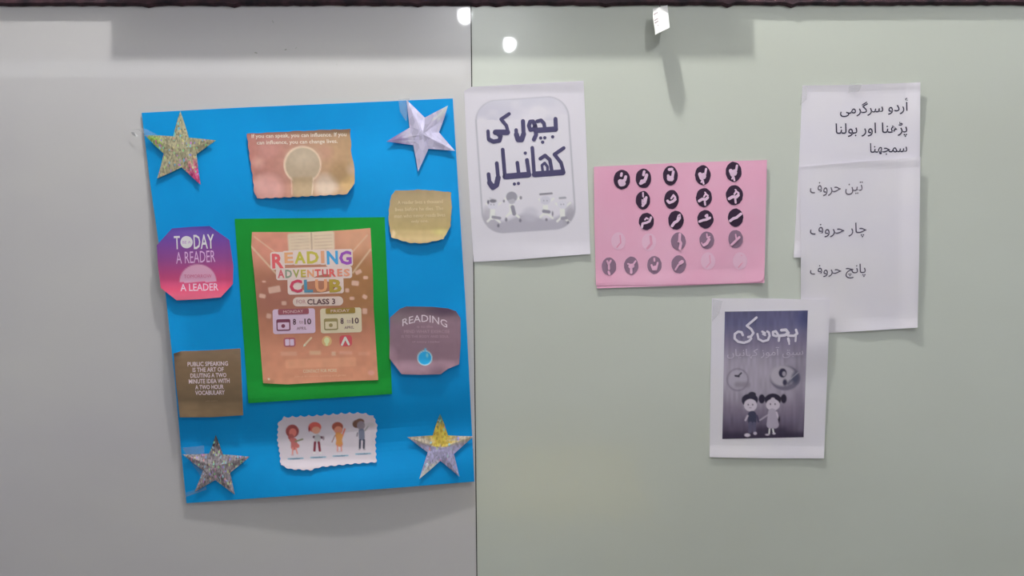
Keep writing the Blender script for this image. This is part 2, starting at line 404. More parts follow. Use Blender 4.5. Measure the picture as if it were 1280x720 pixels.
# green mount + flyer
h_green = over(h_board, 0.0009, lambda x, y: 0.0040*sm(470, 505, y))
green = sheet('green_card', quad((293.3, 273.5), (480.8, 271.5), (490, 492.5), (310.4, 504), 36, 44), h_green, GREEN)
tag(green, 'bright green card behind the peach flyer in the middle of the blue board', 'card')
h_fly = over(h_green, 0.0008, lambda x, y: 0.0012*sm(455, 480, y)+0.0010*sm(325, 314, x))
def paint_flyer(X, Y):
    C = ramp(Y, [(285, (196, 142, 118)), (320, (186, 130, 110)), (345, (160, 108, 88)), (380, (165, 112, 92)), (410, (178, 120, 98)), (440, (198, 136, 112)), (480, (190, 132, 106))])
    put(C, ell(X, Y, 450, 355, 34, 42), c3(148, 108, 66), 30, 0.7)
    put(C, ell(X, Y, 340, 305, 30, 24), c3(200, 132, 118), 26, 0.6)
    put(C, ell(X, Y, 345, 372, 30, 22), c3(150, 95, 88), 26, 0.5)
    put(C, ell(X, Y, 445, 300, 22, 16), c3(202, 154, 126), 20, 0.6)
    for a in ((314, 308, 345, 342, 0.9), (463, 312, 441, 341, 0.8), (318, 296, 350, 320, 0.5), (459, 294, 436, 320, 0.5)): put(C, seg(X, Y, *a), c3(232, 186, 160), 1.6, 0.75)
    # open book behind the title
    put(C, rrc(X, Y, 376, 303, 32, 24, 3, -4), c3(202, 182, 160), 2); put(C, rrc(X, Y, 402, 301, 32, 24, 3, -2), c3(205, 184, 162), 2)
    put(C, seg(X, Y, 389, 291, 390, 316, 0.6), c3(160, 130, 110), 1)
    for k in range(5): put(C, seg(X, Y, 364, 296+k*4, 386, 294.5+k*4, 0.35), c3(180, 150, 130), 0.8, 0.7); put(C, seg(X, Y, 393, 295+k*4, 415, 294+k*4, 0.35), c3(180, 150, 130), 0.8, 0.7)
    # confetti shapes: little flags, hearts and cards
    for x, y, w, h, r in ((343, 362, 15, 8, -10), (328, 370, 8, 5, 10), (448, 340, 8, 5, -25), (444, 354, 9, 6, 5), (457, 347, 6, 4, 0), (456, 371, 6, 5, 30), (440, 373, 6, 4, 0),
                          (355, 379, 6, 5, 0), (336, 395, 6, 6, 10), (456, 389, 6, 7, 0), (434, 363, 5, 5, 0), (330, 352, 5, 2, 0)):
        put(C, rrc(X, Y, x, y, w, h, 1.5, r), c3(214, 172, 158), 1.2, 0.8)
    for x, y, w, h, c in ((361, 442, 20, 5, (214, 160, 138)), (394, 441, 14, 5, (222, 178, 146)), (417, 442, 5, 5, (224, 184, 160)), (432, 441, 16, 4, (212, 158, 140)), (455, 442, 14, 4, (205, 150, 128))):
        put(C, rrc(X, Y, x, y, w, h, 1), c3(*c), 2, 0.55)
    put(C, rrc(X, Y, 401, 453.5, 88, 11, 2, -2), c3(212, 148, 120), 2, 0.9)
    put(C, ell(X, Y, 464, 466, 4, 3), c3(215, 150, 140), 2, .7); put(C, ell(X, Y, 336, 474, 1.2, 1.2), c3(235, 200, 180), 1)
    put(C, rrc(X, Y, 331, 478, 22, 5, 1, -3), c3(150, 110, 80), 4, 0.6)
    C *= (0.95+0.10*vnoise(X, Y, 7, 3))[:, None]
    return C
flyer = sheet('flyer', coons([(315, 290), (390, 290), (440, 287), (463, 285)], [(463, 285), (466, 340), (467, 385), (472.7, 475)],
              [(329, 479), (360, 480.5), (420, 477), (472.7, 475)], [(315, 290), (314, 308), (318, 345), (322, 390), (329, 479)], 150, 184), h_fly, PRINT, None, paint_flyer)
tag(flyer, 'peach printed flyer with a multicoloured club title, mounted on the green card', 'flyer')
k = Ink(h_fly)
WT = c3(228, 186, 182)
# bubble title with pale keylines
for x0, y0, x1, y1 in ((338, 315, 356, 337), (353, 313.5, 368, 331), (366, 312.5, 402, 331), (399, 312, 408, 331), (407, 311.5, 441, 333), (345, 334, 440, 349), (359.5, 347, 429.5, 367.5)):
    k.rrect(x0, y0, x1, y1, 3, WT, 0)
for ch, x0, x1, y0, y1, c in (('R', 340, 354.5, 317, 335.5, (203, 92, 98)), ('E', 355.5, 366.5, 315.5, 329, (216, 152, 112)), ('A', 368, 382, 314.5, 329.5, (178, 168, 72)),
        ('D', 383.5, 398.5, 314, 329.5, (180, 166, 76)), ('I', 401, 405.5, 313.5, 329, (214, 150, 118)), ('N', 408.5, 422.5, 313.5, 330.5, (72, 146, 194)), ('G', 424, 439.5, 313.5, 331, (142, 78, 166)),
        ('A', 347, 355.5, 337, 347.5, (190, 96, 104)), ('D', 356.5, 365, 337, 347.5, (128, 138, 120)), ('V', 366, 374.5, 337, 347, (152, 148, 84)), ('E', 376, 382.5, 337, 346.5, (178, 160, 76)),
        ('N', 384, 392.5, 337, 346.5, (205, 146, 110)), ('T', 393.5, 401, 336.5, 346.5, (196, 92, 84)), ('U', 402.5, 410, 336.5, 346, (186, 84, 88)), ('R', 411.5, 420, 336, 346, (200, 94, 92)),
        ('E', 421.5, 428, 336, 345.5, (210, 130, 110)), ('S', 429.5, 437.5, 336, 345.5, (206, 142, 118)),
        ('C', 362, 378, 349.5, 366, (182, 66, 90)), ('L', 380, 391, 349.5, 365.5, (82, 130, 156)), ('U', 394, 409, 349, 365.5, (216, 148, 112)), ('B', 411.5, 427, 349, 365.5, (164, 140, 62))):
    k.line(ch, x0, x1, y0, y1, c3(*c), slope=-0.03, lay=1, weight=0.035)
k.rrect(366, 371, 429, 382.5, 5.5, c3(220, 186, 178), 0, -0.02)
k.line('FOR', 370.5, 382, 374.5, 379.5, c3(170, 120, 120), slope=-0.02, lay=1)
k.line('CLASS 3', 384, 419, 373.5, 380.5, c3(92, 58, 62), slope=-0.02, lay=1, weight=0.02)
for x0, x1, y0, y1, c, hc, w, ic in ((341, 394, 386, 417, (214, 180, 202), (150, 84, 96), 'MONDAY', (120, 62, 84)), (400.5, 452, 385, 416, (206, 192, 166), (148, 122, 60), 'FRIDAY', (150, 134, 90))):
    k.build('printed_lettering' if w == 'MONDAY' else 'session_box', flyer); k = Ink(h_fly)
    k.rrect(x0, y0, x1, y1, 3, c3(*c), 0); k.rrect(x0+6.5, y0, x1-8, y0+7, 1.5, c3(*hc), 1)
    k.line(w, x0+13, x1-15, y0+1.7, y0+5.2, c3(214, 180, 180), lay=2)
    k.rrect(x0+4.5, y0+13, x0+22, y0+27.5, 2, c3(*ic), 1); k.rrect(x0+6, y0+17, x0+20.5, y0+26, 1, c3(*c), 2)
    k.disc(x0+13, y0+21.5, 2.4, 2.4, c3(*ic), 3)
    k.line('8', x0+25, x0+29, y0+12.5, y0+20, c3(84, 56, 66), lay=1, weight=0.02)
    k.line('to', x0+33, x0+38, y0+14.5, y0+18.5, c3(160, 125, 135), lay=1)
    k.line('10', x0+39.5, x0+48, y0+12, y0+19.5, c3(84, 56, 66), lay=1, weight=0.02)
    k.line('APRIL', x0+30, x0+42, y0+22.5, y0+26, c3(120, 80, 95), lay=1)
k.build('session_box', flyer); k = Ink(h_fly)
# four round icons: book, pencil, bulb, rocket
k.rrect(354.5, 422, 369.5, 433.5, 3, c3(172, 96, 106)); k.rrect(356.5, 424, 361.6, 432, 1, c3(222, 184, 212), 1); k.rrect(362.4, 424, 367.5, 432, 1, c3(222, 184, 212), 1)
k.stroke([(381, 431), (389, 422.5)], 2.6, c3(222, 178, 150)); k.poly([(379, 433.5), (380, 429.8), (382.6, 432)], c3(234, 205, 180), 1)
k.disc(408.5, 426.4, 6.2, 6.6, c3(206, 170, 122)); k.disc(408.5, 425.6, 3.4, 4, c3(226, 206, 160), 1); k.rrect(407, 429, 410, 432, .5, c3(226, 206, 160), 1)
k.rrect(424.5, 419, 440, 433, 4, c3(194, 84, 92)); k.stroke([(431.5, 422), (427.5, 431)], 2.8, c3(238, 206, 198), 1); k.stroke([(431.5, 422), (436, 430.5)], 2.8, c3(238, 206, 198), 1)
k.line('CONTACT FOR MORE', 379, 421, 461.5, 465.5, c3(232, 196, 168), slope=-0.03)
k.line('Join us for stories, speaking and games', 368, 432, 468.5, 471.5, c3(206, 160, 132), slope=-0.03)
k.build('printed_lettering', flyer)

# bulb quote
def h_bulb(x, y): return h_board(x, y)+0.0016+0.0050*sm(226, 250, y)*sm(290, 390, x)+0.0040*sm(422, 446, x)+0.0020*sm(322, 308, x)
def paint_bulb(X, Y):
    C = ramp(X, [(308, (160, 108, 102)), (350, (170, 122, 112)), (400, (166, 132, 108)), (444, (170, 140, 108))])
    put(C, rrc(X, Y, 372, 163, 150, 9), c3(96, 72, 60), 5, 0.7)
    for x, y, r, c in ((323, 203, 6, (190, 146, 138)), (325, 228, 7, (200, 158, 150)), (335, 236, 18, (196, 148, 144)), (335, 185, 12, (178, 128, 122)), (405, 190, 10, (172, 132, 114)),
                       (407, 232, 14, (190, 172, 158)), (436, 228, 10, (190, 158, 112)), (425, 215, 12, (152, 124, 92)), (440, 212, 5, (185, 160, 140))):
        put(C, ell(X, Y, x, y, r, r), c3(*c), 9, 0.8)
    put(C, ell(X, Y, 378, 206, 23.5, 23.5), c3(206, 184, 166), 1.6)
    put(C, ell(X, Y, 378.4, 206.4, 21.6, 21.6), c3(164, 146, 126), 1.6)
    put(C, ell(X, Y, 379, 197, 15, 10), c3(180, 164, 146), 14, 0.7)
    put(C, rrc(X, Y, 378.5, 234, 26, 26, 3, -3), c3(160, 138, 112), 4)
    put(C, seg(X, Y, 364, 222, 365, 243, 0.5), c3(196, 170, 152), 1.5, .8); put(C, seg(X, Y, 392, 222, 390, 243, 0.5), c3(205, 190, 172), 1.5, .8)
    C *= (0.95+0.10*vnoise(X, Y, 4, 5))[:, None]
    return C
bulb = sheet('quote_print', coons(wob([(308.5, 167), (370, 164), (438, 161)], .5, 20, 1), wob([(438, 161), (439, 190), (443.5, 211), (443, 229.5), (434, 242.5)], .5, 16, 2),
        wob([(321.5, 248), (370, 246), (434, 242.5)], .8, 40, 3, True), wob([(308.5, 167), (312, 195), (316, 222), (318, 241), (321.5, 248)], .7, 24, 4, True), 96, 62), h_bulb, PRINT, None, paint_bulb)
tag(bulb, 'pinkish brown card with a large light bulb, near the top of the blue board', 'card')
k = Ink(h_bulb); k.line('If you can speak, you can influence. If you', 314.5, 433, 166.5, 173, c3(226, 196, 186), slope=-0.02, weight=0.012)
k.line('can influence, you can change lives.', 321, 422, 174.8, 181.2, c3(226, 196, 186), slope=-0.02, weight=0.012); k.build('printed_lettering', bulb)

# gold quote
def h_gold(x, y): return h_board(x, y)+0.0014+0.0034*sm(286, 305, y)+0.003*sm(497, 485, x)+0.0024*sm(550, 565, x)
def paint_gold(X, Y):
    C = ramp(Y, [(236, (150, 130, 102)), (250, (166, 146, 112)), (285, (172, 152, 108)), (304, (184, 162, 122))])
    put(C, rrc(X, Y, 525, 293, 60, 5, 2), c3(158, 134, 98), 5, 0.5)
    put(C, ell(X, Y, 550, 290, 8, 4), c3(186, 176, 112), 6, 0.6); put(C, ell(X, Y, 492, 292, 2, 4), c3(205, 182, 145), 2, 0.8)
    C *= (0.95+0.1*vnoise(X, Y, 5, 8))[:, None]; return C
gold = sheet('quote_cutout', coons(wob([(494, 238), (530, 237), (564, 240.5)], .5, 18, 5), wob([(564, 240.5), (564.5, 262), (563, 284), (554, 299)], .6, 16, 6),
        wob([(489, 296.5), (512, 303.5), (530, 304), (554, 299)], .6, 24, 7, True), wob([(494, 238), (488.5, 246), (486.5, 258), (485.5, 275), (489, 296.5)], .5, 16, 8), 50, 44), h_gold, PRINT, None, paint_gold)
tag(gold, 'gold brown quote cut-out with trimmed corners below the lilac star', 'card')
k = Ink(h_gold); TC = c3(200, 184, 152)
for t, a, b, y in (('A reader lives a thousand', 497, 553.5, 250), ('lives before he dies. The', 494, 554, 258.7), ('man who never reads lives', 493, 556.5, 267), ('only one.', 514, 535.5, 274.5)):
    k.line(t, a, b, y, y+4.6, TC, slope=-0.03, weight=0.01)
k.build('printed_lettering', gold)

# today a reader
def h_today(x, y): return h_board(x, y)+0.0014+0.0046*sm(350, 376, y)+0.0014*sm(280, 292, x)
def paint_today(X, Y):
    C = ramp(Y+0.03*(X-240), [(283, (66, 52, 140)), (300, (106, 66, 150)), (325, (140, 70, 134)), (345, (182, 72, 120)), (362, (206, 78, 112)), (376, (226, 104, 130))])
    put(C, ell(X, Y, 240, 292, 26, 6), c3(120, 92, 172), 8, .5)
    put(C, ell(X, Y, 247.5, 352.5, 23, 22) + np.where(Y > 352.5-0.03*(X-247), 50, 0), c3(228, 156, 184), 1.2, 0.95)
    return C
today = sheet('reader_cutout', coons([(215, 285.5), (240, 283.5), (262, 282.5)], [(262, 282.5), (286.7, 300), (291.7, 333), (291, 355), (276, 371.7)],
        [(221, 375.5), (250, 374), (276, 371.7)], [(215, 285.5), (196, 306.5), (197.5, 333), (201, 360), (221, 375.5)], 72, 72), h_today, GLOSSPRINT, None, paint_today)
tag(today, 'eight-sided purple to pink cut-out at the left edge of the blue board', 'card')
k = Ink(h_today); LT = c3(226, 202, 226)
k.line('T', 217.5, 225, 295, 311.5, LT, weight=0.01); k.disc(233.2, 302.7, 7.7, 7.7, LT, 0, 28); k.line('BE A', 228, 238.5, 301, 304.5, c3(178, 140, 190), lay=1)
k.line('DAY', 242, 267.5, 293, 311, LT, weight=0.012)
k.line('A READER', 220, 269, 314, 328.5, c3(216, 170, 206), slope=-0.05); k.line('TOMORROW', 230, 264.5, 343, 347.5, c3(190, 96, 134), slope=-0.02)
k.line('A LEADER', 225.5, 273, 354.5, 363.5, c3(240, 182, 198), slope=-0.02, weight=0.008); k.build('printed_lettering', today)

# purple reading card
def h_purp(x, y): return h_board(x, y)+0.0014+0.0046*sm(448, 469, y)+0.0036*sm(498, 486, x)*sm(430, 450, y)+0.0014*sm(568, 576, x)
def paint_purp(X, Y):
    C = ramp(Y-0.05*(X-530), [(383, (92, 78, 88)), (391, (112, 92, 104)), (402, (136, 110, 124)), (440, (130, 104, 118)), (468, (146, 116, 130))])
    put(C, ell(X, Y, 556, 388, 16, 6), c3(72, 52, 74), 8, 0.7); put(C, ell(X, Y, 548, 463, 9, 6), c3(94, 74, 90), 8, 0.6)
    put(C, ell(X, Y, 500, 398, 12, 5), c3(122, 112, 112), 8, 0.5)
    put(C, ell(X, Y, 531, 447.5, 9.4, 9.4), c3(170, 200, 215), 1); put(C, ell(X, Y, 531, 447.5, 8.4, 8.4), c3(40, 152, 206), 1)
    put(C, ell(X, Y, 531.5, 437.5, 1.4, 2.4, 20), c3(90, 170, 205), 1); put(C, ell(X, Y, 534, 444, 1.2, 2.5), c3(120, 190, 225), 1.4)
    C *= (0.95+0.10*vnoise(X, Y, 6, 9))[:, None]; return C
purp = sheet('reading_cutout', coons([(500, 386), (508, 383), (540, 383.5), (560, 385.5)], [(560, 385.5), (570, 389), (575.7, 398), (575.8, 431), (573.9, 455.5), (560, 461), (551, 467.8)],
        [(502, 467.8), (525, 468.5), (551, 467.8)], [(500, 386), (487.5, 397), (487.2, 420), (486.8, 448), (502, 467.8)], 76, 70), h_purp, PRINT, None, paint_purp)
tag(purp, 'dusky purple cut-out with a round blue apple below its text, right of the green card', 'card')
k = Ink(h_purp); TP = c3(196, 170, 184)
k.text('READING', [(503, 396), (559, 396), (559, 405), (503, 405)], c3(214, 192, 202), 0, 0.004, lambda u, v, x, y: (x, y+12*(u-0.48)**2*2.2-3.0+u*1.0))
for t, a, b, y, hh_ in (('is to the', 521, 541, 406.5, 3.2), ('MIND WHAT EXERCISE', 505, 562, 412.5, 3.8), ('IS TO THE BODY AND SOUL', 502, 561, 419, 3), ('of every reader', 515, 550, 426, 3)):
    k.line(t, a, b, y, y+hh_, c3(166, 140, 154), slope=0.0)
k.build('printed_lettering', purp)

# brown public speaking card
def h_brown(x, y): return h_board(x, y)+0.0014+0.0040*sm(500, 522, y)+0.0024*sm(228, 216, x)*sm(455, 440, y)
def paint_brown(X, Y):
    C = ramp(Y, [(436, (130, 108, 88)), (460, (120, 98, 76)), (500, (108, 90, 70)), (512, (112, 92, 70)), (521, (134, 112, 86))])
    put(C, ell(X, Y, 220, 442, 5, 3), c3(58, 52, 44), 4, .8)
    C *= (0.94+0.12*vnoise(X, Y*2, 9, 2))[:, None]; return C
brown = sheet('quote_card', coons([(217, 442), (226, 439), (260, 438), (300.4, 435.5)], [(300.4, 435.5), (303.9, 519)], [(224.7, 521.7), (265, 521.5), (303.9, 519)], [(217, 442), (220, 480), (224.7, 521.7)], 44, 44), h_brown, PRINT, None, paint_brown)
tag(brown, 'square dark brown card of bold pale capitals at the lower left of the blue board', 'card')
k = Ink(h_brown); TW = c3(206, 188, 196)
for t, a, b, y in (('PUBLIC SPEAKING', 234.4, 285, 452), ('IS THE ART OF', 240.7, 279.6, 459.2), ('DILUTING A TWO', 238, 283, 466.4), ('MINUTE IDEA WITH', 236, 287, 473.6), ('A TWO HOUR', 244, 279.6, 481), ('VOCABULARY', 244, 281, 488)):
    k.line(t, a, b, y, y+5.6, TW, slope=-0.02, weight=0.02)
k.line('public speaking', 257, 272, 500, 502.5, c3(132, 112, 92), slope=-0.02)
k.build('printed_lettering', brown)

# children cut-out
def h_kids(x, y): return h_board(x, y)+0.0016+0.0024*sm(573, 588, y)+0.0012*sm(462, 472, x)
def paint_kids(X, Y):
    C = np.tile(c3(200, 190, 200), (len(X), 1)); put(C, ell(X, Y, 400, 522, 70, 8), c3(182, 168, 178), 14, .6)
    G = lambda x, y: (340+x/8, 505+y/8)
    def e(x, y, rx, ry, c, s=1.0, op=1, rot=0): a, b = G(x, y); put(C, ell(X, Y, a, b, rx/8, ry/8, rot), c3(*c), s, op)
    def l(x, y, x2, y2, w, c, op=1): a, b = G(x, y); a2, b2 = G(x2, y2); put(C, seg(X, Y, a, b, a2, b2, w/16), c3(*c), 0.9, op)
    e(203, 272, 66, 66, (150, 74, 74)); e(208, 285, 38, 42, (206, 120, 112)); e(190, 330, 30, 30, (170, 90, 90)); l(195, 360, 255, 420, 40, (186, 108, 104)); l(220, 370, 220, 430, 62, (184, 106, 104))
    l(235, 375, 305, 352, 16, (130, 128, 100)); l(208, 440, 205, 500, 14, (206, 130, 120)); l(240, 440, 252, 495, 14, (206, 130, 120)); l(195, 510, 212, 510, 12, (190, 160, 168))
    e(428, 232, 64, 52, (196, 92, 84)); e(440, 262, 42, 36, (226, 150, 130)); e(372, 250, 10, 26, (150, 60, 66)); l(420, 330, 500, 335, 26, (96, 60, 76)); e(455, 345, 32, 42, (170, 166, 172)); e(515, 342, 10, 20, (150, 130, 140))
    l(430, 385, 424, 465, 24, (120, 36, 56)); l(468, 385, 478, 465, 24, (120, 36, 56)); l(420, 490, 428, 490, 14, (215, 205, 210)); l(480, 490, 490, 490, 14, (215, 205, 210))
    e(655, 228, 56, 48, (160, 84, 70)); e(664, 262, 42, 40, (224, 136, 112)); l(728, 250, 700, 330, 16, (214, 110, 92)); l(660, 310, 680, 400, 56, (238, 140, 84)); l(680, 320, 665, 395, 56, (240, 144, 86)); l(630, 315, 600, 380, 10, (150, 110, 110))
    l(655, 410, 655, 465, 13, (208, 130, 118)); l(692, 410, 694, 465, 13, (208, 130, 118)); l(650, 478, 700, 474, 10, (190, 150, 160), .6)
    e(845, 200, 40, 40, (110, 78, 68)); e(880, 175, 42, 30, (116, 84, 74)); e(890, 215, 40, 44, (140, 128, 140)); l(895, 275, 898, 335, 60, (112, 116, 138)); l(855, 290, 850, 320, 14, (124, 116, 128)); l(930, 265, 960, 225, 14, (150, 146, 150))
    l(880, 360, 878, 440, 20, (44, 46, 70)); l(920, 360, 918, 440, 20, (44, 46, 70)); l(868, 455, 880, 455, 10, (150, 140, 150)); l(915, 455, 930, 455, 10, (150, 140, 150)); e(980, 210, 50, 22, (174, 168, 170), 3, .6)
    for x, y in ((236, 546), (462, 533), (686, 518), (912, 498)): l(x-72, y+3, x+72, y-3, 15, (132, 168, 188)); l(x-66, y+3, x+66, y-3, 4, (92, 120, 146), .7)
    # cut-paper cloud puffs at the corner
    return C
kids = sheet('children_cutout', coons(wob([(348, 528), (354, 521.5), (400, 519), (430, 516.5), (452, 516), (467, 519.5)], 1.4, 48, 0, True), wob([(467, 519.5), (472, 533), (469.5, 550), (470.6, 577.5)], 1.2, 32, 1, True),
        wob([(351, 581), (362, 586), (388, 587.5), (400, 583.5), (440, 579.5), (470.6, 577.5)], 1.3, 48, 2, True), wob([(348, 528), (347, 550), (350, 568), (351, 581)], 1.2, 32, 0.5, True), 150, 86), h_kids, PRINT, None, paint_kids)
tag(kids, 'white scalloped cut-out printed with four standing cartoon children, low on the blue board', 'card')
k = Ink(h_kids)
for i, (x, y) in enumerate(((369.5, 573.2), (397.7, 571.6), (425.7, 569.7), (454, 567.2))): k.line('reader', x-6, x+6, y-1.1, y+1.1, c3(70, 90, 120), slope=-0.05); k.build('printed_lettering', kids); k = Ink(h_kids)

# clear tape shards near the board
def tape(pts, hf, parent=None, label=None):
    V = [P(x, y, hf+0.0006*(i % 3)) for i, (x, y) in enumerate(pts)]; n = len(V); V += [v+Vector((0, 0.0001, 0)) for v in V]
    F = [tuple(range(n)), tuple(range(2*n-1, n-1, -1))]+[(i, (i+1) % n, n+(i+1) % n, n+i) for i in range(n)]
    return mesh_at('clear_tape', V, F, TAPE, parent)
tape([(160, 163), (172, 162), (184, 170), (196, 178), (196, 168), (180, 160)], 0.0075, board)
tape([(562, 596), (592, 560), (592, 600)], 0.0055, board)
tape([(225, 560), (255, 557), (258, 612), (230, 622)], 0.0055, board)
tape([(498, 124), (512, 123), (508, 152), (500, 140)], 0.0065, board)
tw = mat('tape_glint', (0.9, 0.9, 0.92), 0.15, 0.8)
V = [P(163.5, 165, .004), P(168, 165.5, .006), P(173, 170, .004), P(170, 171, .005), P(165, 168, .003)]
mesh_at('tape_curl', V+[v+Vector((0, .0002, 0)) for v in V], [(0, 1, 2, 3, 4), (9, 8, 7, 6, 5)]+[(i, (i+1) % 5, 5+(i+1) % 5, 5+i) for i in range(5)], tw, board)

# ================================================================== white Urdu title sheet
def h_title(x, y):
    return 0.0012+0.0018*sm(300, 327, y)*(0.6+0.8*sm(620, 720, x))+0.0016*sm(118, 100, y)+0.0008*math.sin(x*0.04)*sm(110, 200, y)+0.0012*sm(722, 738, x)
def paint_title(X, Y):
    C = np.tile(c3(199, 195, 211), (len(X), 1))
    d = rrc(X, Y, 656.8, 206, 118, 167, 27, -3.9)
    inside = d < 0
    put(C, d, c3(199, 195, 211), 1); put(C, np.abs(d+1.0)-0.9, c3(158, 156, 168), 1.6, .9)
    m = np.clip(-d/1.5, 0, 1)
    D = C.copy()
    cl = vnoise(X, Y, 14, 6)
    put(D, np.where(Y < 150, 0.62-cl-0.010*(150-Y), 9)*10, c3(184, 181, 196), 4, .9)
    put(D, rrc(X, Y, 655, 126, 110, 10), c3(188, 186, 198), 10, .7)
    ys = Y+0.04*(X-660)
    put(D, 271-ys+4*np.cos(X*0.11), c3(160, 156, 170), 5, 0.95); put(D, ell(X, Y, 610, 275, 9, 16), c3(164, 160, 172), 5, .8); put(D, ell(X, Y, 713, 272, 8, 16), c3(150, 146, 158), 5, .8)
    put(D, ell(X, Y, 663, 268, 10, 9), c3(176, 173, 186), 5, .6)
    G = lambda x, y: (590+x/9.48, 225+y/9.48)
    def e(x, y, rx, ry, c, s=1.0, op=1.0): a, b = G(x, y); put(D, ell(X, Y, a, b, rx/9.48, ry/9.48), c3(*c), s, op)
    def l(x, y, x2, y2, w, c, op=1.0): a, b = G(x, y); a2, b2 = G(x2, y2); put(D, seg(X, Y, a, b, a2, b2, w/19), c3(*c), 1.0, op)
    LG, MG, DG = (208, 205, 216), (140, 137, 150), (80, 76, 94)
    for bx, by, hx, sc in ((245, 290, 235, 1), (470, 230, 470, 1), (870, 240, 870, 1), (1070, 290, 1070, .9)):
        l(bx, by+70, bx-5 if bx < 400 else bx+5, by+150, 60, LG); l(bx, by+60, bx-75, by-10, 22, LG); l(bx, by+60, bx+95, by-20, 22, LG)
        l(bx-10, by+150, bx-60, by+200, 26, LG); l(bx+10, by+150, bx+85, by+210, 26, LG)
        e(bx, by, 64*sc, 58*sc, (196, 193, 205)); 
    e(470, 200, 66, 62, MG); e(470, 250, 40, 34, (166, 163, 174)); l(480, 320, 500, 400, 46, (130, 126, 142)); l(440, 210, 500, 190, 50, MG)
    e(248, 248, 42, 22, (110, 107, 120)); e(192, 262, 12, 24, DG); l(210, 215, 280, 232, 10, (170, 167, 178)); l(248, 440, 330, 452, 34, (140, 136, 150))
    l(808, 170, 945, 158, 22, (120, 117, 130)); e(870, 240, 58, 48, (188, 185, 198)); l(850, 370, 912, 378, 40, (128, 124, 140)); l(1040, 215, 1105, 210, 26, (150, 147, 160)); l(1070, 455, 1112, 450, 40, (138, 134, 148))
    for x, y, rx, ry in ((405, 470, 15, 24), (572, 480, 15, 22), (882, 470, 15, 18), (955, 400, 10, 30), (578, 210, 15, 20), (378, 250, 12, 16), (312, 540, 14, 22), (1140, 505, 16, 22)): e(x, y, rx, ry, (104, 100, 116), 1.0, .9)
    for x, y in ((225, 290), (260, 292), (850, 245), (890, 245), (1055, 290), (1085, 288)): e(x, y, 7, 8, (130, 126, 142), .8, .8)
    return C*(1-m[:, None])+D*m[:, None]
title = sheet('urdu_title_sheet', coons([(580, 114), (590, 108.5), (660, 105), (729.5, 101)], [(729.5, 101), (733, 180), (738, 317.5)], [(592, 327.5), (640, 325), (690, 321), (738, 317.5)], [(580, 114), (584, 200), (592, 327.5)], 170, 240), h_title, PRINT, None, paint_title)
tag(title, 'white sheet with a rounded frame, heavy dark Urdu lettering and four grey children', 'sheet')
k = Ink(h_title, 0.0003); DK = c3(68, 64, 98)
T = lambda pts: [(590+x/6, 120+y/6) for x, y in pts]
for w, pts in ((5.2, [(626, 172), (629, 252)]), (6.8, [(626, 248), (478, 258)]), (4.6, [(488, 190), (518, 182), (540, 205), (546, 245)]),
               (5.0, [(474, 222), (458, 190), (436, 192), (426, 222), (438, 254), (462, 250), (474, 222)]), (5.2, [(476, 230), (480, 292), (464, 326)]),
               (5.2, [(382, 188), (387, 285)]), (6.4, [(387, 285), (372, 328), (346, 328), (333, 288)]), (4.6, [(333, 290), (331, 255)]),
               (4.4, [(278, 134), (218, 174), (258, 222), (268, 262)]), (7.0, [(266, 272), (176, 272)]), (5.4, [(215, 300), (206, 334), (160, 342), (128, 326)]), (5.0, [(186, 276), (214, 304)]), (4.4, [(124, 318), (120, 264)]),
               (4.6, [(688, 390), (618, 438), (668, 500), (684, 560)]), (7.4, [(680, 572), (470, 588)]), (4.6, [(512, 470), (548, 446), (584, 478), (598, 560)]), (3.4, [(530, 560), (524, 520), (545, 502), (566, 530), (566, 565)]),
               (4.6, [(452, 388), (466, 580)]), (5.0, [(412, 480), (428, 590)]), (7.4, [(424, 590), (250, 604)]), (4.6, [(340, 500), (350, 585)]), (4.8, [(230, 402), (246, 596)]),
               (4.8, [(186, 504), (196, 612)]), (6.6, [(196, 612), (184, 668), (156, 686), (132, 650)]), (4.8, [(132, 650), (124, 586)])):
    k.stroke(T(pts), w, DK)
for x, y in ((605, 306), (515, 315), (546, 313), (530, 346), (400, 428), (318, 660), (348, 656)): k.disc(590+x/6, 120+y/6, 2.1, 2.1, DK, 0, 12)
k.build('printed_lettering', title)

# ================================================================== pink letter card
PINK = mat('pink_card', S(226, 152, 178), 0.6, 0.25, bump=(14, 0.15, 0.003)); tint(PINK, S(224, 148, 175), S(228, 158, 182), 9)
def h_pink(x, y):
    return 0.0025+0.0045*sm(925, 960, x)*(0.35+0.65*sm(300, 355, y))+0.0016*sm(335, 356, y)+0.0008*math.sin(x*0.03+y*0.02)+0.0008*sm(755, 742, x)
card = empty('letter_card', P(850, 280, 0.002), 'pink card with rows of black and grey round letter spots', 'card')
def h_pback(x, y): return h_pink(x, y)-0.0014+0.0012*sm(345, 361, y)
sheet('back_sheet', quad((744.5, 211), (957, 202), (955.5, 353.5), (746, 360.5), 26, 20), lambda x, y: max(h_pback(x, y), 0.0004), PINK, card)
sheet('front_sheet', coons([(742.5, 208.5), (850, 203.5), (958.7, 200)], [(958.7, 200), (956, 330), (955, 348), (950, 352)], [(745, 357), (830, 356), (920, 354), (950, 352)], [(742.5, 208.5), (743, 280), (745, 357)], 50, 40), h_pink, PINK, card)
DKD, GRD = c3(48, 30, 52), c3(126, 100, 122)
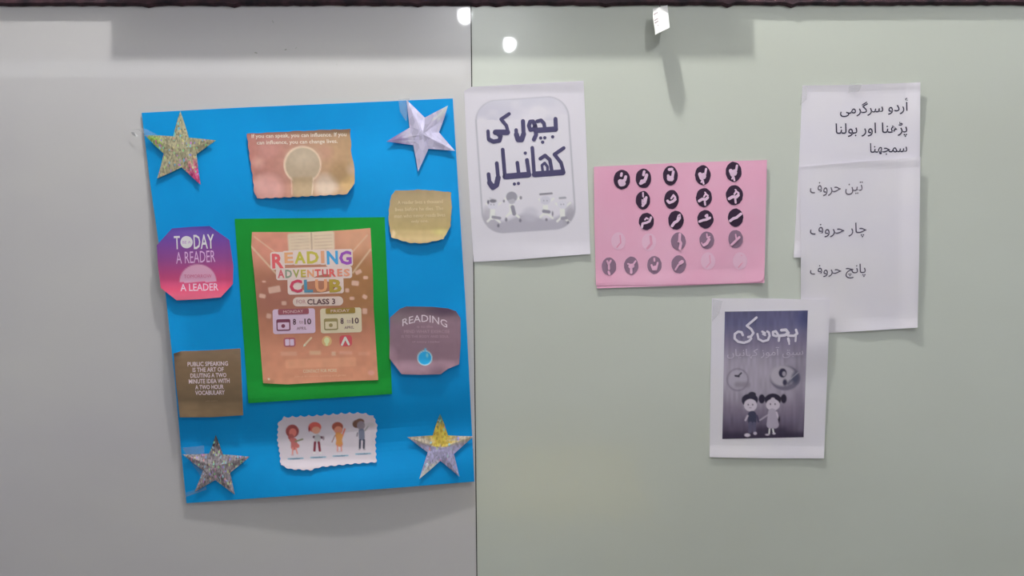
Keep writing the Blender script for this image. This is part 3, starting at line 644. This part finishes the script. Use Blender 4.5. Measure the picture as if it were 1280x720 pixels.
GL = {  # pale signs inside the spots, on a -1..1 grid
 'cup': [(0.26, [(-.05, -.62), (-.1, -.4)]), (0.52, [(-.2, .2), (-.1, .45), (.15, .4)]), (0.3, [(.0, .15), (.35, .05), (.45, -.3)])],
 'cup2': [(0.28, [(.1, -.7), (0, -.35)]), (0.34, [(-.35, .5), (-.1, .4), (.25, .1), (.42, -.35)]), (0.4, [(-.2, .3), (.1, .3)])],
 'jar': [(0.34, [(-.15, -.62), (.2, -.65)]), (0.6, [(-.12, .3), (.12, .3)]), (0.3, [(-.3, 0), (-.25, .4), (.2, .45), (.4, -.4)])],
 'cone': [(0.24, [(.42, -.62), (.3, -.1)]), (0.42, [(-.35, -.1), (-.15, .3), (.2, .1)]), (0.42, [(-.1, .2), (.15, .2), (.1, -.05)]), (0.2, [(.0, .5), (.1, .85)]), (0.16, [(-.2, .7), (-.08, .5)])],
 'cup3': [(0.2, [(0, -.8), (.02, -.4)]), (0.3, [(.45, -.3), (.3, .3), (-.05, .6)]), (0.16, [(-.1, -.05), (-.1, .4)]), (0.16, [(.15, -.2), (.1, .2)])],
 'bowl': [(0.22, [(-.05, -.1), (.25, -.45), (.5, -.2), (.3, .1)]), (0.3, [(-.55, .15), (-.3, .35), (.2, .2), (.5, 0)])],
 'bird': [(0.18, [(0, -.1), (.2, -.4), (.5, -.2)]), (0.3, [(-.6, .35), (-.2, .15), (.2, .2), (.45, 0)]), (0.2, [(.1, .4), (.15, .75)]), (0.14, [(.1, -.55), (.2, -.5)])],
 'boat': [(0.26, [(-.7, .25), (-.25, .1), (.1, .05), (.55, -.15)]), (0.26, [(.05, -.35), (.2, -.45), (.2, -.2)])],
 'wave': [(0.3, [(-.7, .35), (-.3, .1), (.1, 0), (.7, -.4)])],
 'bone': [(0.3, [(-.5, .6), (-.2, .25), (.15, .1), (.4, -.2)]), (0.14, [(.15, -.15), (.3, -.5), (.5, -.6), (.55, -.2), (.35, .05)])],
 'hand': [(0.26, [(-.6, .7), (-.5, .25), (0, .15), (.4, .0), (.6, -.45)]), (0.18, [(-.2, -.2), (0, -.4), (.2, -.3)])],
 'leaf': [(0.3, [(.2, -.8), (.15, -.1), (.35, .2), (.2, .8)]), (0.14, [(-.05, .05), (.2, -.3)])],
 'comet': [(0.34, [(-.4, .55), (.0, .35), (.3, -.1)]), (0.16, [(0, -.7), (.05, -.3), (.4, -.4)]), (0.14, [(-.7, .3), (-.5, .6)])],
 'ray': [(0.26, [(-.55, .65), (-.1, .3), (.5, -.2)]), (0.16, [(0, -.5), (.1, 0)])],
 'wand': [(0.22, [(-.25, -.6), (-.05, -.2), (.25, -.65)]), (0.24, [(-.02, -.3), (0, .3)]), (0.26, [(-.05, .6), (.05, .85)])],
 'funnel': [(0.2, [(-.45, -.2), (-.1, -.1), (.3, -.15), (.6, -.5)]), (0.44, [(-.15, .1), (.2, .05)]), (0.3, [(0, .3), (0, .8)])],
 'pot': [(0.22, [(-.02, -.7), (.0, -.45)]), (0.22, [(-.4, .0), (-.2, .5), (.25, .5), (.45, -.25)]), (0.4, [(-.1, .3), (.2, .25)])],
 'brush': [(0.4, [(.2, -.15), (.45, -.3)]), (0.2, [(-.45, .6), (-.1, .1), (.2, -.1)])],
}
spots = [(190, 138, 41, 49, 'cup'), (297, 132, 39, 49, 'cup2'), (432, 118, 37, 49, 'jar'), (594, 116, 39, 50, 'cone'), (748, 99, 40, 50, 'cone'),
 (295, 241, 36, 46, 'cup3'), (438, 237, 37, 48, 'bowl'), (600, 228, 40, 48, 'bird'), (752, 216, 43, 50, 'bird'),
 (312, 347, 38, 43, 'hand'), (460, 341, 39, 48, 'bone'), (607, 336, 41, 46, 'boat'), (758, 328, 38, 46, 'wave'),
 (472, 447, 37, 45, 'leaf'), (614, 441, 37, 44, 'comet'), (758, 435, 37, 45, 'ray'),
 (125, 572, 36, 45, 'wand'), (236, 568, 36, 45, 'funnel'), (352, 565, 36, 45, 'pot'), (474, 562, 37, 45, 'brush')]
for gx, gy, rx, ry, g in spots:
    cx, cy, rx, ry = 730+gx/4, 190+gy/4, rx/4, ry/4
    grey = gy > 400; col = GRD if grey else DKD
    s = Ink(h_pink, 0.0003); nn = 26
    rim = [(cx+rx*math.cos(2*math.pi*i/nn)*(1+random.uniform(-.03, .03)), cy+ry*math.sin(2*math.pi*i/nn)*(1+random.uniform(-.03, .03))) for i in range(nn)]
    top = [P(x, y, h_pink(x, y)+0.0004) for x, y in rim]; bot = [P(x, y, h_pink(x, y)+0.0001) for x, y in rim]
    o = mesh_at('letter_spot', top+bot, [tuple(reversed(range(nn))), tuple(range(nn, 2*nn))]+[(i, (i+1) % nn, nn+(i+1) % nn, nn+i) for i in range(nn)], INK, card, [col]*(2*nn))
    if grey: o['label'] = 'faded grey round spot'
    s = Ink(h_pink, 0.0013)
    for w, pts in GL[g]: s.stroke([(cx+x*rx, cy+y*ry) for x, y in pts], w*rx*1.2, c3(226, 176, 200) if not grey else c3(214, 160, 186))
    s.build('letter_sign', o)
for gx, gy, c in ((172, 445, (205, 134, 164)), (325, 450, (196, 134, 162)), (620, 545, (212, 144, 172)), (780, 545, (206, 138, 166))):
    s = Ink(h_pink); cx, cy = 730+gx/4, 190+gy/4
    s.disc(cx, cy, 9, 11, c3(230, 166, 188), 0, 24); s.stroke([(cx+2, cy-7), (cx+3, cy+2), (cx-2, cy+8)], 1.4 if gx != 325 else 3.0, c3(*c), 1)
    s.build('faded_spot', card)['label'] = 'almost invisible pale round spot'

# ================================================================== right-hand Urdu sheets
def h_top(x, y): return 0.0012+0.0042*sm(1130, 1152, x)*sm(205, 120, y)+0.0015*sm(116, 103, y)+0.0035*sm(300, 322, y)*sm(1010, 992, x)+0.0006*math.sin(x*.05)
sh1 = sheet('urdu_activity_sheet', coons([(1003, 107), (1075, 106), (1150.5, 103)], [(1150.5, 103), (1149, 320)], [(992, 322), (1149, 320)], [(1003, 107), (999, 200), (992, 322)], 40, 52), h_top, PAPER)
tag(sh1, 'white sheet with three lines of dark Urdu, highest at the right of the wall', 'sheet')
k = Ink(h_top); UI = c3(40, 34, 58)
k.line(urdu('أردو سرگرمی'), 1050, 1135, 124.5, 144.5, UI, slope=-0.05, shear=0, weight=0.004)
k.build('printed_lettering', sh1); k = Ink(h_top)
k.line(urdu('پڑھنا اور بولنا'), 1044.5, 1134, 153, 172, UI, slope=-0.02, shear=0, weight=0.004)
k.build('printed_lettering', sh1); k = Ink(h_top)
k.line(urdu('سمجھنا'), 1087.5, 1134, 178.5, 194, UI, slope=-0.02, shear=0, weight=0.004)
k.build('printed_lettering', sh1)
tape([(1003, 108), (1010, 107), (1008, 124), (1000, 132)], 0.0035, sh1); tape([(1062, 104), (1078, 104), (1074, 114), (1060, 116)], 0.0035, sh1)
def h_low(x, y): return h_top(x, y)*(1-sm(322, 380, y))+0.0018+0.0040*sm(1120, 1150, x)+0.0026*sm(395, 418, y)*sm(1045, 1080, x)+0.0012*sm(212, 200, y)
def fold(x, y): return h_low(x, y)+0.0006*sm(1015, 1000, x)*sm(370, 330, y)
sh2 = sheet('urdu_letters_sheet', coons([(1000, 208.5), (1075, 202), (1150.5, 196)], [(1150.5, 196), (1149, 320), (1147, 409.5)], [(1001, 418), (1075, 414), (1147, 409.5)], [(1000, 208.5), (1001, 310), (1001, 418)], 40, 52), fold, PAPER)
tag(sh2, 'white sheet with three spaced grey Urdu lines, overlapping the sheet above it', 'sheet')
k = Ink(fold)
for t, x1_, y0, y1 in (('تین حروف', 1078.5, 226.5, 244.5), ('چار حروف', 1083, 279, 297.5), ('پانچ حروف', 1082, 330.5, 348.5)):
    k.line(urdu(t), 1012.5, x1_, y0, y1, c3(88, 80, 96) if y0 < 250 else c3(74, 66, 86), slope=-0.05 if y0 < 250 else -0.03, shear=0); k.build('printed_lettering', sh2); k = Ink(fold)

# ================================================================== lower poster
def h_pic(x, y):
    u = sm(1000, 1037, x)*sm(430, 374, y)
    return 0.0012+0.0062*sm(950, 1015, x)*sm(480, 425, y)+0.0022*sm(555, 573, y)+0.0018*sm(1010, 1034, x)+0.0006*math.sin(y*.03)+u*0.0006
pic = sheet('story_poster', coons([(890, 373), (960, 373), (1037.5, 375)], [(1037.5, 375), (1034, 470), (1030, 573)], [(887, 571.5), (960, 573), (1030, 573)], [(890, 373), (888, 470), (887, 571.5)], 40, 52), h_pic, PAPER)
tag(pic, 'white sheet with a dark grey picture of a boy and girl, lowest on the wall', 'poster')
h_im = over(h_pic, 0.0003)
def paint_pic(X, Y):
    C = ramp(Y, [(388, (84, 82, 112)), (405, (92, 90, 122)), (430, (118, 110, 134)), (450, (146, 138, 156)), (480, (148, 140, 156)), (505, (128, 118, 136)), (525, (98, 88, 108)), (548, (56, 48, 68))])
    put(C, ell(X, Y, 1006, 396, 10, 12), c3(62, 66, 104), 12, .8); put(C, ell(X, Y, 940, 475, 34, 26), c3(156, 148, 164), 26, .7)
    put(C, rrc(X, Y, 1000, 500, 10, 80), c3(110, 102, 122), 14, .5)
    C *= (0.86+0.28*vnoise(X*3, Y*0.6, 9, 11))[:, None]
    G = lambda x, y: (895+x/7.2, 460+y/7.2)
    def e(x, y, rx, ry, c, s=1.0, op=1.0): a, b = G(x, y); put(C, ell(X, Y, a, b, rx/7.2, ry/7.2), c3(*c), s, op)
    def l(x, y, x2, y2, w, c, op=1.0, s=1.0): a, b = G(x, y); a2, b2 = G(x2, y2); put(C, seg(X, Y, a, b, a2, b2, w/14.4), c3(*c), s, op)
    a_, b_ = G(195, 105)
    put(C, np.abs(ell(X, Y, a_, b_, 13, 13.5))-0.8, c3(112, 104, 122), 2, .8); e(195, 105, 78, 80, (160, 153, 168), 3, .8); l(190, 150, 285, 150, 50, (122, 114, 128), .7, 4); l(175, 70, 205, 75, 18, (50, 44, 62)); l(200, 72, 228, 45, 14, (44, 40, 56))
    e(622, 90, 136, 112, (104, 98, 116), 2); e(600, 70, 112, 92, (164, 157, 170), 3); e(600, 45, 36, 42, (48, 44, 66), 1.5); e(612, 52, 16, 22, (150, 142, 156)); e(620, 130, 20, 30, (56, 52, 74), 2); l(650, 140, 720, 70, 26, (70, 70, 92), .8, 3); e(715, 90, 34, 50, (76, 76, 98), 4); l(670, 100, 740, 40, 8, (178, 172, 184), .6)
    l(60, 610, 780, 605, 60, (50, 42, 62), .7, 6); l(380, 560, 600, 560, 60, (52, 44, 64), .7, 6)
    e(305, 285, 74, 54, (44, 40, 58)); e(325, 240, 36, 26, (50, 46, 62)); l(240, 300, 250, 322, 16, (44, 40, 58)); e(310, 335, 58, 56, (186, 176, 190)); e(290, 330, 6, 8, (80, 70, 90), .8); e(330, 330, 6, 8, (80, 70, 90), .8); l(300, 358, 318, 358, 4, (110, 90, 110))
    l(325, 425, 325, 475, 78, (56, 56, 78)); l(285, 430, 265, 470, 16, (176, 166, 180)); l(368, 430, 382, 480, 18, (66, 60, 84)); l(310, 500, 305, 570, 34, (84, 80, 104)); l(345, 500, 345, 570, 30, (84, 80, 104)); e(282, 604, 26, 16, (194, 184, 198)); e(352, 588, 16, 14, (170, 160, 176))
    e(512, 285, 74, 56, (42, 36, 54)); e(412, 278, 28, 42, (40, 34, 52)); e(610, 276, 26, 42, (40, 34, 52)); l(430, 270, 590, 270, 16, (42, 36, 54)); e(512, 332, 62, 52, (184, 174, 188)); e(512, 290, 22, 24, (178, 168, 182)); e(490, 325, 6, 9, (80, 70, 90), .8); e(532, 325, 6, 9, (80, 70, 90), .8)
    l(505, 400, 490, 510, 70, (160, 150, 168)); l(505, 400, 530, 510, 70, (158, 148, 166)); l(545, 400, 560, 450, 16, (182, 172, 186)); e(568, 462, 9, 28, (40, 34, 50)); l(470, 420, 395, 470, 12, (170, 160, 176), .8); l(482, 550, 478, 590, 13, (214, 206, 216)); l(512, 550, 518, 580, 13, (214, 206, 216)); e(462, 600, 18, 8, (180, 170, 186)); e(522, 590, 14, 8, (190, 182, 196))
    return C
im = sheet('picture', quad((906, 389.5), (1009.8, 388), (1004.6, 546.5), (902.9, 548.7), 130, 190), h_im, PRINT, pic, paint_pic, 0.0001); im['label'] = 'dark grey picture with pale Urdu title'
k = Ink(over(h_im, 0.0), 0.0006); T = lambda pts: [(895+x/8, 380+y/8) for x, y in pts]; LW = c3(196, 190, 204)
for w, pts in ((3.0, [(268, 312), (256, 282), (222, 276), (188, 300), (186, 345), (222, 378), (280, 388), (330, 370), (352, 345)]), (3.0, [(405, 135), (356, 178), (308, 218), (352, 252), (374, 290), (350, 325), (322, 330)]),
               (2.8, [(414, 300), (424, 350), (470, 374), (520, 360), (536, 318), (528, 284), (512, 274)]), (2.6, [(470, 300), (492, 312)]), (2.8, [(462, 276), (490, 290)]),
               (3.0, [(604, 322), (572, 312), (570, 280), (598, 272), (616, 300), (632, 330), (628, 368)]), (3.6, [(654, 262), (700, 258), (724, 290), (690, 312), (640, 318)]),
               (3.0, [(800, 258), (812, 296), (780, 318), (720, 316)]), (2.4, [(800, 300), (795, 372)]), (3.2, [(722, 345), (728, 372)]), (2.0, [(730, 375), (732, 402)])):
    k.stroke(T(pts), w, LW)
k.line(urdu('سبق آموز کہانیاں'), 909, 1004, 434, 448, c3(172, 164, 180), slope=-0.02, shear=0)
k.build('printed_lettering', im)
tape([(891, 374), (903, 376), (899, 392), (890, 402)], 0.0035, pic)

# ================================================================== paper tag hanging from the rail
TAGM = mat('tag_paper', S(226, 220, 222), 0.6, 0.3, bump=(80, 0.2, 0.002))
tagc = empty('paper_tag', P(826, 8, 0.02), 'small crumpled white paper tag hanging under the dark top rail', 'tag')
prof = [(0.00, 0.021), (0.30, 0.026), (0.62, 0.033), (1.0, 0.042)]
def tp(u, v):
    x = (1-v)*(816.4+u*18)+v*(818.5+u*18.6)+(-0.8*math.sin(v*5) if u < .1 else 0)
    y = (1-v)*(10.6-u*4.2)+v*(43.5-u*9)
    hh_ = 0.020+0.012*v+0.004*math.sin(u*math.pi)-0.005*u*(1-v)
    if u == 0.4: hh_ += 0.002
    return P(x, y, hh_)
us = [0, .12, .25, .4, .6, .8, 1]; vs = [0, .12, .25, .4, .6, .8, 1]
V = [tp(u, v) for v in vs for u in us]; nn = len(V); V += [v+Vector((0, 0.0025, 0)) for v in V]; F = []
for j in range(6):
    for i in range(6):
        a = j*7+i; q = (a, a+7, a+8, a+1); F.append(q); F.append(tuple(nn+z for z in reversed(q)))
rim = list(range(7))+[j*7+6 for j in range(1, 7)]+[42+i for i in range(5, -1, -1)]+[j*7 for j in range(5, 0, -1)]
for a, b in zip(rim, rim[1:]+rim[:1]): F.append((a, b, nn+b, nn+a))
mesh_at('tag_body', V, F, TAGM, tagc)
gm = mat('tag_grey', S(150, 140, 146), .7)
def tpi(u, v): p = tp(u, v); p.y -= 0.0006; return p
for i, (u0, v0, u1, v1) in enumerate(((0.05, .22, .36, .16), (.05, .45, .36, .40), (.05, .55, .30, .51), (.22, .66, .30, .70))):
    q = [tpi(u0, v0), tpi(u1, v1), tpi(u1, v1+.05), tpi(u0, v0+.05)]
    mesh_at('printed_mark', q, [(0, 3, 2, 1)], gm, tagc)
tr = P(825, 9, 0.0215); tz = Vector((tr.x, -0.010, TOPZ+0.012))
V = []; d = 0.0007
for c in (tr, (tr+tz)/2+Vector((0, -.002, 0)), tz): V += [c+Vector((d*math.cos(a), d*math.sin(a), 0)) for a in (0, 1.57, 3.14, 4.71)]
F = [(r*4+i, r*4+(i+1) % 4, r*4+4+(i+1) % 4, r*4+4+i) for r in (0, 1) for i in range(4)]
mesh_at('thread', V, F, mat('thread_dark', (.08, .05, .06), .8), tagc)

# ================================================================== the rest of the room: ceiling lamps, and furniture added for its soft reflections
def globe(name, loc, r, emit, label):
    root = empty(name, loc, label, 'lamp', 'ceiling bulbs')
    bm = bmesh.new(); bmesh.ops.create_uvsphere(bm, u_segments=24, v_segments=14, radius=r)
    for v in bm.verts: v.co.z *= 1.25 if v.co.z < 0 else 1.0
    me = bpy.data.meshes.new('glass_globe'); bm.to_mesh(me); bm.free(); me.shade_smooth()
    m = bpy.data.materials.new('lit_globe'); m.use_nodes = True; b = m.node_tree.nodes['Principled BSDF']
    b.inputs['Emission Color'].default_value = (0.95, 0.98, 1, 1); b.inputs['Emission Strength'].default_value = emit
    me.materials.append(m); link('glass_globe', me, root)
    bm = bmesh.new(); bmesh.ops.create_cone(bm, cap_ends=True, segments=20, radius1=r*0.55, radius2=r*0.8, depth=3.2-loc[2]-r*0.7)
    for v in bm.verts: v.co.z += (3.2-loc[2]-r*0.7)/2+r*0.7
    me = bpy.data.meshes.new('lamp_holder'); bm.to_mesh(me); bm.free(); me.materials.append(PLASTER); link('lamp_holder', me, root)
def mirror(px, py, z):
    """where a ceiling lamp must hang for its reflection to show at this place of the wall"""
    w = P(px, py); d = (w-EYE); t = (z-w.z)/d.z
    return (w.x+d.x*t, -d.y*t, z)
globe('ceiling_bulb', mirror(581, 19, 3.05), 0.045, 75, 'round white ceiling bulb nearer the taped wall')
globe('ceiling_bulb', mirror(637, 55, 3.05), 0.045, 90, 'round white ceiling bulb deeper in the room')
def behind(px, py, dist):
    """the place of a thing standing dist metres in front of the wall whose reflection falls here"""
    w = P(px, py); d = (w-EYE); t = dist/d.y
    return Vector((w.x+d.x*t, -dist, w.z+d.z*t))
a = behind(592, 632, 2.9); b = behind(800, 562, 2.9)  # unseen bench, added so its reflection puts a yellow patch on the wall
bench = empty('bench', ((a.x+b.x)/2, -2.9, 0), 'yellow plastic bench with a tall back added for its wall reflection', 'bench')
box('backrest', a.x, b.x, -2.98, -2.93, a.z, b.z, YELLOW, bench, 0.01); box('seat', a.x, b.x, -2.92, -2.5, max(a.z-0.12, 0.2), max(a.z-0.05, 0.26), YELLOW, bench, 0.015)
for x in (a.x+0.05, b.x-0.05):
    for y in (-2.955, -2.55): box('leg', x-0.02, x+0.02, y-0.02, y+0.02, 0, max(a.z-0.05, 0.26) if y > -2.9 else a.z+0.05, BROWNM, bench, 0.003)
WOOD = mat('dark_desk_wood', (0.06, 0.045, 0.03), 0.6, bump=(18, 0.1, 0.002))  # for two unseen desks, added to darken what the lower wall reflects
for x0, x1, y0, dist, lab in ((235, 560, 630, 2.3, 'dark wooden desk added behind the camera to darken reflections at the left'), (850, 1030, 600, 2.4, 'dark wooden desk added behind the camera to darken reflections at the right')):
    a = behind(x0, y0, dist); b = behind(x1, y0, dist); z = min(a.z, b.z)
    d = empty('desk', ((a.x+b.x)/2, -dist-0.3, 0), lab, 'desk', 'desks added behind the camera')
    box('desk_top', a.x, b.x, -dist-0.6, -dist, z-0.04, z, WOOD, d, 0.004); box('front_panel', a.x+0.05, b.x-0.05, -dist-0.06, -dist-0.03, 0.12, z-0.04, WOOD, d, 0.002)
    for x in (a.x+0.04, b.x-0.04):
        for y in (-dist-0.56, -dist-0.05): box('leg', x-0.025, x+0.025, y-0.025, y+0.025, 0, z-0.04, WOOD, d, 0.003)
a = Vector(mirror(-60, 97, 3.17)); b = Vector(mirror(575, 76, 3.17))
tl = empty('ceiling_panel_light', ((a.x+b.x)/2, (a.y+b.y)/2, 3.15), 'long white light panel on the ceiling far behind the camera', 'lamp')
m = bpy.data.materials.new('lit_panel'); m.use_nodes = True; q = m.node_tree.nodes['Principled BSDF']
q.inputs['Emission Color'].default_value = (0.93, 0.97, 1, 1); q.inputs['Emission Strength'].default_value = 2.2
box('diffuser', a.x, b.x, min(a.y, b.y), max(a.y, b.y), 3.17, 3.18, m, tl); box('frame', a.x-0.03, b.x+0.03, min(a.y, b.y)-0.03, max(a.y, b.y)+0.03, 3.18, 3.20, PLASTER, tl, 0.004)
